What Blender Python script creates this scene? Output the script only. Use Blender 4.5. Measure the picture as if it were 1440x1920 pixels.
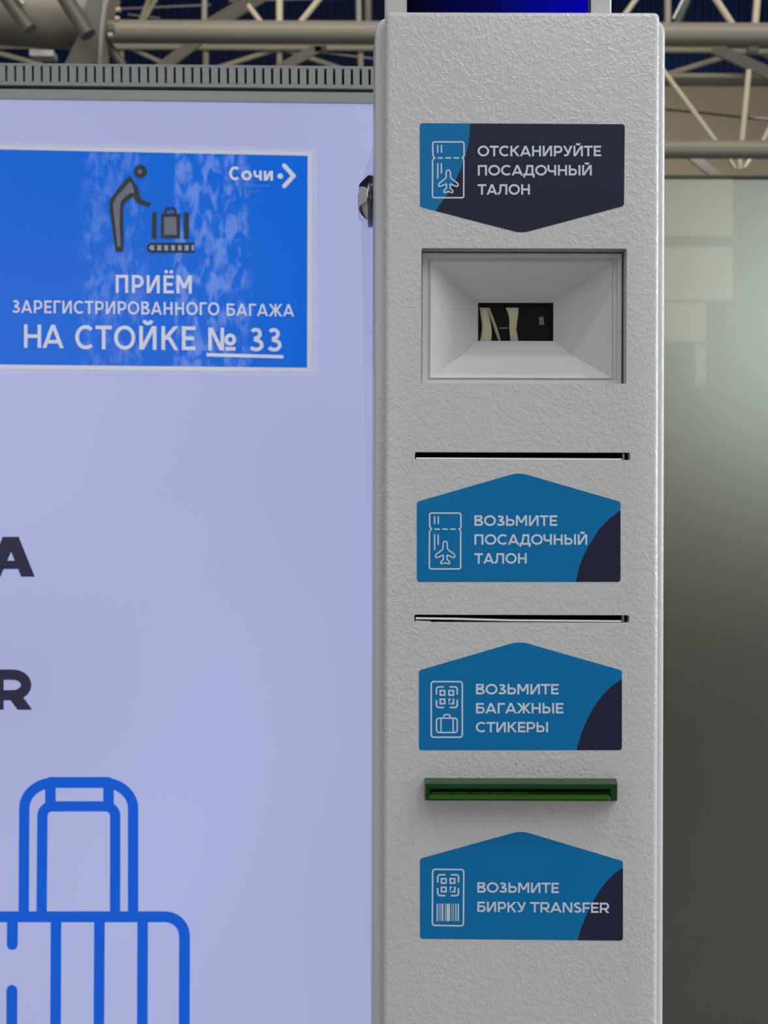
import bpy, bmesh, math, random
from mathutils import Vector, Matrix

for o in list(bpy.data.objects):
    bpy.data.objects.remove(o, do_unlink=True)
S = bpy.context.scene
COL = S.collection
random.seed(7)

# ------------------------------------------------------------------ camera
F = 2145.0            # focal length in pixels of the 1440x1920 frame
ROLL = 0.0026
CZ = 1.35             # camera height above the floor
cam_data = bpy.data.cameras.new('camera')
cam = bpy.data.objects.new('camera', cam_data)
COL.objects.link(cam)
cam_data.sensor_fit = 'VERTICAL'
cam_data.sensor_height = 36.0
cam_data.lens = 36.0 * F / 1920.0
cam_data.clip_start = 0.01
cam_data.clip_end = 200
cam.matrix_world = Matrix.Translation((0, 0, CZ)) @ Matrix.Rotation(math.pi / 2, 4, 'X') @ Matrix.Rotation(ROLL, 4, 'Z')
cam_data.dof.use_dof = True
cam_data.dof.focus_distance = 0.556
cam_data.dof.aperture_fstop = 24.0
S.camera = cam

# ------------------------------------------------------------------ world, lights, exposure
S.view_settings.view_transform = 'Standard'
S.view_settings.look = 'None'
S.view_settings.exposure = 0.0
S.view_settings.gamma = 1.0
S.view_settings.use_curve_mapping = False
world = bpy.data.worlds.new('hall_ambient')
S.world = world
world.use_nodes = True
world.node_tree.nodes['Background'].inputs[0].default_value = (0.98, 0.98, 1.0, 1)
world.node_tree.nodes['Background'].inputs[1].default_value = 0.27


def area(name, loc, target, sx, sy, power, color=(1, 1, 1)):
    d = bpy.data.lights.new(name, 'AREA')
    d.shape = 'RECTANGLE'
    d.size, d.size_y = sx, sy
    d.energy = power
    d.color = color
    o = bpy.data.objects.new(name, d)
    COL.objects.link(o)
    o.location = loc
    o.rotation_euler = (Vector(target) - Vector(loc)).to_track_quat('-Z', 'Y').to_euler()
    return o


area('hall_light', (2.0, -2.8, 5.7), (0.1, 0.55, 1.4), 5.0, 3.0, 140, (0.99, 0.985, 1.0))
area('hall_light', (-2.4, -2.4, 3.2), (0.0, 0.55, 1.3), 2.4, 2.4, 14, (0.97, 0.98, 1.0))  # soft fill added from the left for the column's edge band
area('hall_light', (-1.6, -1.5, 6.0), (0.1, 0.55, 1.4), 0.2, 0.2, 30, (1.0, 0.98, 0.95))
area('hall_light', (1.8, -0.2, 6.0), (0.1, 0.55, 1.4), 0.2, 0.2, 42, (1.0, 0.97, 0.92))
area('side_window_light', (4.6, 0.6, 2.4), (0.1, 0.56, 1.3), 2.2, 2.6, 150, (0.96, 1.0, 0.95))
area('hall_light', (1.0, 7.5, 9.4), (1.0, 15.0, 5.5), 14.0, 2.0, 420, (1.0, 0.95, 0.86))
area('hall_light', (3.0, 21.5, 8.6), (5.0, 26.0, 4.0), 12.0, 1.2, 420, (1.0, 0.94, 0.84))  # added light aimed at the back wall to brighten it


# ------------------------------------------------------------------ coordinates
def W(px, py, Y):
    """a pixel of the photograph on the vertical plane at distance Y"""
    u, v = px - 720.0, 960.0 - py
    uu, vv = u - v * ROLL, v + u * ROLL
    return Vector((uu / F * Y, Y, CZ + vv / F * Y))


DS, DK = 1.06, 0.025       # the big display stands 1.06 m away, turned a little


def D(px, py, off=0.0):
    u, v = px - 720.0, 960.0 - py
    uu, vv = u - v * ROLL, v + u * ROLL
    d0 = DS - off
    Y = d0 / (1 - DK * uu / F)
    return Vector((uu / F * Y, Y, CZ + vv / F * Y))


# ------------------------------------------------------------------ materials
def new_mat(name):
    m = bpy.data.materials.new(name)
    m.use_nodes = True
    nt = m.node_tree
    return m, nt, nt.nodes['Principled BSDF']


def srgb(r, g, b):
    def c(x):
        x /= 255.0
        return x / 12.92 if x <= 0.04045 else ((x + 0.055) / 1.055) ** 2.4
    return (c(r), c(g), c(b), 1)


def plain(name, col, rough=0.5, metal=0.0, coat=0.0, spec=0.5, vary=0.0, vscale=40):
    m, nt, p = new_mat(name)
    p.inputs['Base Color'].default_value = col
    p.inputs['Roughness'].default_value = rough
    p.inputs['Metallic'].default_value = metal
    p.inputs['Coat Weight'].default_value = coat
    p.inputs['Specular IOR Level'].default_value = spec
    if vary:
        tc = nt.nodes.new('ShaderNodeTexCoord')
        n = nt.nodes.new('ShaderNodeTexNoise')
        n.inputs['Scale'].default_value = vscale
        n.inputs['Detail'].default_value = 4
        nt.links.new(tc.outputs['Object'], n.inputs['Vector'])
        r = nt.nodes.new('ShaderNodeMapRange')
        r.inputs[3].default_value = 1 - vary
        r.inputs[4].default_value = 1 + vary
        nt.links.new(n.outputs[0], r.inputs[0])
        mx = nt.nodes.new('ShaderNodeVectorMath')
        mx.operation = 'SCALE'
        mx.inputs[0].default_value = col[:3]
        nt.links.new(r.outputs[0], mx.inputs['Scale'])
        nt.links.new(mx.outputs[0], p.inputs['Base Color'])
    return m


def textured_paint(name, col, strength, rough, scale=430.0, coat=0.35, dist=0.0006, crough=0.12):
    m, nt, p = new_mat(name)
    p.inputs['Base Color'].default_value = col
    p.inputs['Roughness'].default_value = rough
    p.inputs['Coat Weight'].default_value = coat
    p.inputs['Coat Roughness'].default_value = crough
    tc = nt.nodes.new('ShaderNodeTexCoord')
    mp = nt.nodes.new('ShaderNodeMapping')
    nt.links.new(tc.outputs['Object'], mp.inputs[0])
    n = nt.nodes.new('ShaderNodeTexNoise')
    n.inputs['Scale'].default_value = scale
    n.inputs['Detail'].default_value = 0.8
    n.inputs['Roughness'].default_value = 0.45
    n.inputs['Distortion'].default_value = 0.9
    nt.links.new(mp.outputs[0], n.inputs['Vector'])
    n2 = nt.nodes.new('ShaderNodeTexNoise')
    n2.inputs['Scale'].default_value = 26
    n2.inputs['Detail'].default_value = 1
    nt.links.new(mp.outputs[0], n2.inputs['Vector'])
    rr = nt.nodes.new('ShaderNodeMapRange')
    rr.inputs[1].default_value = 0.3
    rr.inputs[2].default_value = 0.65
    rr.inputs[3].default_value = 0.55
    rr.inputs[4].default_value = 1.0
    nt.links.new(n2.outputs[0], rr.inputs[0])
    mu = nt.nodes.new('ShaderNodeMath')
    mu.operation = 'MULTIPLY'
    nt.links.new(rr.outputs[0], mu.inputs[0])
    ramp = nt.nodes.new('ShaderNodeMapRange')
    ramp.interpolation_type = 'SMOOTHSTEP'
    ramp.inputs[1].default_value = 0.38
    ramp.inputs[2].default_value = 0.68
    nt.links.new(n.outputs[0], ramp.inputs[0])
    nt.links.new(ramp.outputs[0], mu.inputs[1])
    b = nt.nodes.new('ShaderNodeBump')
    b.inputs['Strength'].default_value = strength
    b.inputs['Distance'].default_value = dist
    nt.links.new(mu.outputs[0], b.inputs['Height'])
    nt.links.new(b.outputs[0], p.inputs['Normal'])
    nt.links.new(b.outputs[0], p.inputs['Coat Normal'])
    return m


def emissive(name, col, strength=1.0, gloss=True):
    m, nt, p = new_mat(name)
    p.inputs['Base Color'].default_value = (0.012, 0.012, 0.014, 1)
    p.inputs['Roughness'].default_value = 0.35
    p.inputs['Specular IOR Level'].default_value = 0.15
    p.inputs['Emission Color'].default_value = col
    p.inputs['Emission Strength'].default_value = strength
    return m


M = {}
M['cover'] = textured_paint('grained_white_paint', (0.60, 0.60, 0.62, 1), 0.27, 0.34)
M['body'] = textured_paint('smooth_grey_white_paint', (0.60, 0.60, 0.625, 1), 0.12, 0.34)
M['side'] = textured_paint('gloss_side_paint', (0.66, 0.67, 0.70, 1), 0.01, 0.25, coat=1.0, crough=0.03)
M['white_plastic'] = plain('white_plastic', (0.60, 0.605, 0.63, 1), 0.42, vary=0.03)
M['cut_metal'] = plain('raw_cut_metal_edge', (0.36, 0.35, 0.33, 1), 0.45, metal=0.4, vary=0.25, vscale=160)
M['chrome'] = plain('chrome', (0.82, 0.82, 0.84, 1), 0.06, metal=1.0)
M['black'] = plain('black_plastic', (0.006, 0.006, 0.007, 1), 0.35)
M['gap'] = plain('dark_interior', (0.004, 0.004, 0.004, 1), 0.9, spec=0.1)
M['strip'] = plain('bright_metal_strip', (0.92, 0.92, 0.92, 1), 0.3)
M['patch'] = plain('grey_paper_edge', (0.5, 0.5, 0.5, 1), 0.6)
M['blue'] = plain('sticker_blue', srgb(0, 116, 180), 0.42, spec=0.25, vary=0.03, vscale=30)
M['navy'] = plain('sticker_navy', srgb(36, 38, 64), 0.42, spec=0.25, vary=0.06, vscale=60)
M['print'] = plain('sticker_white_print', srgb(208, 220, 236), 0.45)
M['vent_grey'] = plain('vent_grey_metal', srgb(136, 140, 142), 0.45, vary=0.04)
M['bezel_grey'] = plain('bezel_grey_metal', srgb(140, 146, 142), 0.4, vary=0.04)
M['letter_dark'] = emissive('screen_letter_dark', srgb(38, 36, 62), 1.0)
M['letter_blue'] = emissive('screen_graphic_blue', srgb(0, 84, 200), 1.0)
M['paper'] = plain('laminated_paper_border', (0.78, 0.79, 0.93, 1), 0.25, coat=0.5)
M['sign_print'] = plain('sign_white_print', (0.80, 0.84, 1.0, 1), 0.3, coat=0.4)
M['sign_faint'] = plain('sign_faint_print', srgb(95, 145, 228), 0.3, coat=0.4)
M['picto_dark'] = plain('pictogram_black_toner', srgb(36, 50, 52), 0.4)
M['picto_grey'] = plain('pictogram_worn_toner', srgb(118, 120, 142), 0.4, vary=0.12, vscale=120)
M['picto_light'] = plain('pictogram_light', srgb(160, 170, 215), 0.4)
M['steel'] = plain('truss_beige_paint', (0.30, 0.275, 0.225, 1), 0.4, vary=0.1, vscale=1.5)
M['steel_dark'] = plain('truss_olive_grey_paint', (0.12, 0.115, 0.10, 1), 0.45, vary=0.1, vscale=1.5)
M['steel_light'] = plain('truss_cream_paint', (0.62, 0.56, 0.42, 1), 0.45, vary=0.08, vscale=1.5)
M['steel_zinc'] = plain('zinc_tube', (0.5, 0.52, 0.53, 1), 0.3, metal=0.5)
M['cable'] = plain('dark_cable_sheath', (0.07, 0.065, 0.05, 1), 0.6)
M['lamp_glass'] = plain('fixture_white', (0.6, 0.6, 0.6, 1), 0.4)
M['navy_roof'] = plain('navy_roof_sheet', (0.002, 0.02, 0.10, 1), 0.5, vary=0.2, vscale=1.0)
M['hall_wall'] = plain('beige_hall_wall', (0.34, 0.29, 0.22, 1), 0.8, vary=0.1, vscale=0.6)
M['floor_light'] = plain('polished_light_floor', (0.36, 0.36, 0.35, 1), 0.3, vary=0.1, vscale=2)
M['floor'] = plain('dark_stone_floor', (0.022, 0.026, 0.022, 1), 0.5, vary=0.2, vscale=3)


def display_mat():
    m, nt, p = new_mat('lit_lilac_screen')
    p.inputs['Base Color'].default_value = (0.02, 0.02, 0.025, 1)
    p.inputs['Roughness'].default_value = 0.3
    tc = nt.nodes.new('ShaderNodeTexCoord')
    n = nt.nodes.new('ShaderNodeTexNoise')
    n.inputs['Scale'].default_value = 2.6
    n.inputs['Detail'].default_value = 1.0
    nt.links.new(tc.outputs['Object'], n.inputs['Vector'])
    r = nt.nodes.new('ShaderNodeValToRGB')
    r.color_ramp.elements[0].position = 0.3
    r.color_ramp.elements[0].color = srgb(164, 169, 213)
    r.color_ramp.elements[1].position = 0.7
    r.color_ramp.elements[1].color = srgb(169, 180, 224)
    nt.links.new(n.outputs[0], r.inputs[0])
    nt.links.new(r.outputs[0], p.inputs['Emission Color'])
    p.inputs['Emission Strength'].default_value = 0.93
    return m


M['screen'] = display_mat()


def sign_blue_mat():
    m, nt, p = new_mat('worn_blue_print_under_laminate')
    p.inputs['Roughness'].default_value = 0.28
    p.inputs['Specular IOR Level'].default_value = 0.2
    p.inputs['Coat Weight'].default_value = 0.1
    p.inputs['Coat Roughness'].default_value = 0.15
    tc = nt.nodes.new('ShaderNodeTexCoord')
    sep = nt.nodes.new('ShaderNodeSeparateXYZ')
    nt.links.new(tc.outputs['Object'], sep.inputs[0])
    mp = nt.nodes.new('ShaderNodeMapping')
    mp.inputs['Scale'].default_value = (120, 120, 60)
    nt.links.new(tc.outputs['Object'], mp.inputs[0])
    n = nt.nodes.new('ShaderNodeTexNoise')
    n.inputs['Scale'].default_value = 1.0
    n.inputs['Detail'].default_value = 6
    n.inputs['Distortion'].default_value = 0.5
    nt.links.new(mp.outputs[0], n.inputs['Vector'])

    def band(c, w):          # vertical smear left by old adhesive tape, centred at x=c
        s = nt.nodes.new('ShaderNodeMath'); s.operation = 'SUBTRACT'
        nt.links.new(sep.outputs[0], s.inputs[0]); s.inputs[1].default_value = c
        a = nt.nodes.new('ShaderNodeMath'); a.operation = 'ABSOLUTE'
        nt.links.new(s.outputs[0], a.inputs[0])
        r = nt.nodes.new('ShaderNodeMapRange'); r.interpolation_type = 'SMOOTHSTEP'
        r.inputs[1].default_value = w; r.inputs[2].default_value = w * 0.6
        r.inputs[3].default_value = 0; r.inputs[4].default_value = 1
        nt.links.new(a.outputs[0], r.inputs[0])
        return r
    b1 = band(D(400, 480).x, 0.040)
    b2 = band(D(345, 400).x, 0.010)
    b3 = band(D(215, 330).x, 0.035)
    mx = nt.nodes.new('ShaderNodeMath'); mx.operation = 'MAXIMUM'
    nt.links.new(b1.outputs[0], mx.inputs[0]); nt.links.new(b2.outputs[0], mx.inputs[1])
    mh = nt.nodes.new('ShaderNodeMath'); mh.operation = 'MULTIPLY'
    nt.links.new(b3.outputs[0], mh.inputs[0]); mh.inputs[1].default_value = 0.55
    mx2 = nt.nodes.new('ShaderNodeMath'); mx2.operation = 'MAXIMUM'
    nt.links.new(mx.outputs[0], mx2.inputs[0]); nt.links.new(mh.outputs[0], mx2.inputs[1])
    nr = nt.nodes.new('ShaderNodeMapRange'); nr.interpolation_type = 'SMOOTHSTEP'
    nr.inputs[1].default_value = 0.44; nr.inputs[2].default_value = 0.66
    nr.inputs[3].default_value = 0.0; nr.inputs[4].default_value = 0.62
    nt.links.new(n.outputs[0], nr.inputs[0])
    m3 = nt.nodes.new('ShaderNodeMath'); m3.operation = 'MULTIPLY'
    nt.links.new(nr.outputs[0], m3.inputs[0]); nt.links.new(mx2.outputs[0], m3.inputs[1])
    mix = nt.nodes.new('ShaderNodeMix'); mix.data_type = 'RGBA'
    mix.inputs[6].default_value = (0.0, 0.118, 0.48, 1)
    mix.inputs[7].default_value = (0.19, 0.30, 0.58, 1)
    nt.links.new(m3.outputs[0], mix.inputs[0])
    nt.links.new(mix.outputs[2], p.inputs['Base Color'])
    # the lit screen behind shines through the paper
    tl = nt.nodes.new('ShaderNodeBsdfTranslucent')
    nt.links.new(mix.outputs[2], tl.inputs[0])
    ms = nt.nodes.new('ShaderNodeAddShader')
    nt.links.new(p.outputs[0], ms.inputs[0]); nt.links.new(tl.outputs[0], ms.inputs[1])
    nt.links.new(ms.outputs[0], nt.nodes['Material Output'].inputs[0])
    return m


M['sign_blue'] = sign_blue_mat()


def clear_laminate():
    m, nt, p = new_mat('clear_laminate_edge')
    p.inputs['Base Color'].default_value = (0.9, 0.9, 0.92, 1)
    p.inputs['Roughness'].default_value = 0.12
    p.inputs['Alpha'].default_value = 0.22
    tc = nt.nodes.new('ShaderNodeTexCoord')
    n = nt.nodes.new('ShaderNodeTexNoise'); n.inputs['Scale'].default_value = 90
    nt.links.new(tc.outputs['Object'], n.inputs['Vector'])
    b = nt.nodes.new('ShaderNodeBump'); b.inputs['Strength'].default_value = 0.6
    b.inputs['Distance'].default_value = 0.003
    nt.links.new(n.outputs[0], b.inputs['Height'])
    nt.links.new(b.outputs[0], p.inputs['Normal'])
    return m


M['laminate'] = clear_laminate()


def green_plastic(name, col, tr):
    m, nt, p = new_mat(name)
    p.inputs['Base Color'].default_value = col
    p.inputs['Roughness'].default_value = 0.3
    p.inputs['Specular IOR Level'].default_value = 0.3
    p.inputs['Transmission Weight'].default_value = tr
    p.inputs['IOR'].default_value = 1.49
    tc = nt.nodes.new('ShaderNodeTexCoord')
    n = nt.nodes.new('ShaderNodeTexNoise'); n.inputs['Scale'].default_value = 120
    nt.links.new(tc.outputs['Object'], n.inputs['Vector'])
    b = nt.nodes.new('ShaderNodeBump'); b.inputs['Strength'].default_value = 0.3
    b.inputs['Distance'].default_value = 0.001
    nt.links.new(n.outputs[0], b.inputs['Height'])
    nt.links.new(b.outputs[0], p.inputs['Normal'])
    return m


M['green'] = green_plastic('translucent_green_plastic', (0.010, 0.064, 0.016, 1), 0.25)
M['green_lip'] = green_plastic('lime_green_plastic_lip', (0.035, 0.15, 0.010, 1), 0.25)
M['green_clear'] = green_plastic('pale_clear_edge', (0.40, 0.44, 0.38, 1), 0.0)


def blue_screen_mat():
    m, nt, p = new_mat('dark_blue_lit_screen')
    p.inputs['Base Color'].default_value = (0.002, 0.002, 0.004, 1)
    p.inputs['Roughness'].default_value = 0.12
    tc = nt.nodes.new('ShaderNodeTexCoord')
    sep = nt.nodes.new('ShaderNodeSeparateXYZ')
    nt.links.new(tc.outputs['Object'], sep.inputs[0])
    r = nt.nodes.new('ShaderNodeMapRange')
    r.inputs[1].default_value = W(770, 10, 0.56).x
    r.inputs[2].default_value = W(1100, 10, 0.56).x
    nt.links.new(sep.outputs[0], r.inputs[0])
    cr = nt.nodes.new('ShaderNodeValToRGB')
    cr.color_ramp.elements[0].color = (0.0, 0.0, 0.004, 1)
    cr.color_ramp.elements[1].color = (0.0, 0.0, 0.36, 1)
    cr.color_ramp.elements.new(0.45).color = (0.0, 0.001, 0.07, 1)
    p.inputs['Specular IOR Level'].default_value = 0.05
    nt.links.new(r.outputs[0], cr.inputs[0])
    nt.links.new(cr.outputs[0], p.inputs['Emission Color'])
    p.inputs['Emission Strength'].default_value = 1.0
    return m


M['blue_screen'] = blue_screen_mat()


def frosted_glass():
    m, nt, p = new_mat('smoky_green_frosted_glass')
    p.inputs['Base Color'].default_value = (0.64, 0.68, 0.62, 1)
    p.inputs['Roughness'].default_value = 0.52
    p.inputs['Transmission Weight'].default_value = 1.0
    p.inputs['IOR'].default_value = 1.3
    p.inputs['Specular IOR Level'].default_value = 0.1
    p.inputs['Coat Weight'].default_value = 1.0
    p.inputs['Coat Roughness'].default_value = 0.02
    return m


M['frosted'] = frosted_glass()
M['dark_frame'] = plain('dark_glass_frame', (0.05, 0.045, 0.035, 1), 0.5)
M['window_day'] = emissive('daylight_window', (0.95, 1.0, 0.97, 1), 2.0)
M['window_back'] = emissive('office_window', (0.9, 1.0, 0.98, 1), 1.3)


# ------------------------------------------------------------------ object helpers
def finish(me, smooth=None):
    if smooth is not None:
        for f in me.polygons:
            f.use_smooth = True
        me.set_sharp_from_angle(angle=math.radians(smooth))


def obj(name, bm, mat, parent=None, smooth=None, label=None):
    bmesh.ops.recalc_face_normals(bm, faces=bm.faces)
    me = bpy.data.meshes.new(name)
    bm.to_mesh(me)
    bm.free()
    finish(me, smooth)
    o = bpy.data.objects.new(name, me)
    COL.objects.link(o)
    me.materials.append(mat)
    if parent is not None:
        attach(o, parent)
    if label:
        o['label'] = label
    return o


def attach(o, parent):
    o.parent = parent
    if parent.type == 'EMPTY':
        o.matrix_parent_inverse = Matrix.Translation(parent.location).inverted()


def thing(name, label, cat, loc, group=None):
    o = bpy.data.objects.new(name, None)
    o.empty_display_size = 0.05
    COL.objects.link(o)
    o.location = loc
    o['label'] = label
    o['category'] = cat
    if group:
        o['group'] = group
    return o


def structure(o):
    o['kind'] = 'structure'
    return o


def box_bm(x0, x1, y0, y1, z0, z1, bev=0.0, seg=3):
    bm = bmesh.new()
    bmesh.ops.create_cube(bm, size=1.0)
    for v in bm.verts:
        v.co = Vector(((x0 + x1) / 2 + v.co.x * (x1 - x0), (y0 + y1) / 2 + v.co.y * (y1 - y0), (z0 + z1) / 2 + v.co.z * (z1 - z0)))
    if bev:
        bmesh.ops.bevel(bm, geom=bm.edges[:], offset=bev, segments=seg, profile=0.5, affect='EDGES')
    return bm


def extrude_poly(pts, d):
    """pts: world points of a planar outline; d: vector giving the thickness"""
    bm = bmesh.new()
    a = [bm.verts.new(p) for p in pts]
    b = [bm.verts.new(Vector(p) + d) for p in pts]
    bm.faces.new(a)
    bm.faces.new(b[::-1])
    n = len(pts)
    for i in range(n):
        bm.faces.new((a[i], a[(i + 1) % n], b[(i + 1) % n], b[i]))
    return bm


def round_poly(pts, r, seg=5):
    """round the corners of a 2D polygon; r is one radius or a list"""
    out = []
    n = len(pts)
    for i in range(n):
        p0, p1, p2 = Vector(pts[i - 1]), Vector(pts[i]), Vector(pts[(i + 1) % n])
        rr = r[i] if isinstance(r, (list, tuple)) else r
        a, b = (p0 - p1), (p2 - p1)
        la, lb = a.length, b.length
        a.normalize(); b.normalize()
        ang = a.angle(b)
        if rr <= 0 or ang > 3.13:
            out.append(tuple(p1)); continue
        t = min(rr / math.tan(ang / 2), la * 0.49, lb * 0.49)
        s, e = p1 + a * t, p1 + b * t
        for k in range(seg + 1):
            q = k / seg
            c = s * (1 - q) ** 2 + p1 * 2 * q * (1 - q) + e * q * q
            out.append(tuple(c))
    return out


def cyl_between(p0, p1, r, seg=12, bm=None, r1=None):
    bm = bm or bmesh.new()
    p0, p1 = Vector(p0), Vector(p1)
    d = (p1 - p0).normalized()
    up = Vector((0, 0, 1)) if abs(d.z) < 0.9 else Vector((0, 1, 0))
    x = d.cross(up).normalized()
    y = d.cross(x).normalized()
    r1 = r if r1 is None else r1
    a, b = [], []
    for i in range(seg):
        t = 2 * math.pi * i / seg
        v = x * math.cos(t) + y * math.sin(t)
        a.append(bm.verts.new(p0 + v * r))
        b.append(bm.verts.new(p1 + v * r1))
    for i in range(seg):
        bm.faces.new((a[i], a[(i + 1) % seg], b[(i + 1) % seg], b[i]))
    bm.faces.new(a[::-1])
    bm.faces.new(b)
    return bm


# ------------------------------------------------------------------ flat print: strokes and letters
class Print:
    """collects flat 2D pieces and lays them on a surface through T(x, y) -> world"""

    def __init__(self, T, n=Vector((0, -1, 0))):
        self.bm = bmesh.new()
        self.T = T
        self.n = n
        self.k = 0

    def face(self, pts):
        vs = [self.bm.verts.new(self.T(*p) + self.n * (self.k * 1.5e-6)) for p in pts]
        try:
            self.bm.faces.new(vs)
        except ValueError:
            pass

    def poly(self, pts):
        self.k += 1
        self.face(pts)

    def stroke(self, pts, w, closed=False, caps=False):
        self.k += 1
        P = [Vector(p) for p in pts]
        n = len(P)
        L, R = [], []
        for i in range(n):
            if closed:
                a, b, c = P[i - 1], P[i], P[(i + 1) % n]
            else:
                a, b, c = P[max(i - 1, 0)], P[i], P[min(i + 1, n - 1)]
            d1 = (b - a).normalized() if (b - a).length > 1e-9 else (c - b).normalized()
            d2 = (c - b).normalized() if (c - b).length > 1e-9 else d1
            t = (d1 + d2)
            t = t.normalized() if t.length > 1e-6 else d1
            m = Vector((-t.y, t.x))
            cosv = max(0.35, abs(m.dot(Vector((-d1.y, d1.x)))))
            L.append(b + m * (w / 2 / cosv))
            R.append(b - m * (w / 2 / cosv))
        rng = range(n) if closed else range(n - 1)
        for i in rng:
            j = (i + 1) % n
            self.face([L[i], R[i], R[j], L[j]])
        if caps:
            for c in (P[0], P[-1]):
                self.disc(c.x, c.y, w / 2)

    def disc(self, x, y, r, seg=16):
        self.k += 1
        self.face([(x + r * math.cos(2 * math.pi * i / seg), y + r * math.sin(2 * math.pi * i / seg)) for i in range(seg)])

    def build(self, name, mat, parent, label=None):
        me = bpy.data.meshes.new(name)
        self.bm.to_mesh(me)
        self.bm.free()
        o = bpy.data.objects.new(name, me)
        COL.objects.link(o)
        me.materials.append(mat)
        attach(o, parent)
        if label:
            o['label'] = label
        return o


def arc(cx, cy, rx, ry, a0, a1, n=14):
    return [(cx + rx * math.cos(math.radians(a0 + (a1 - a0) * i / n)), cy + ry * math.sin(math.radians(a0 + (a1 - a0) * i / n))) for i in range(n + 1)]


WID = {'О': 1.04, 'Т': .80, 'С': .92, 'К': .82, 'А': 1.0, 'Н': .80, 'И': .84, 'Р': .76, 'У': .86, 'Й': .84, 'Е': .66,
       'П': .80, 'Д': 1.0, 'Ч': .76, 'Ы': 1.02, 'Л': .90, 'В': .76, 'З': .72, 'Ь': .74, 'М': .98, 'Б': .76, 'Г': .64,
       'Ж': 1.2, 'R': .80, 'N': .84, 'S': .72, 'F': .64, 'T': .80, 'A': 1.0, 'E': .66, '3': .70, '№': 1.28, 'Ё': .66, ' ': .34,
       'о': .78, 'ч': .62, 'и': .68, 'Э': .92}


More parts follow.
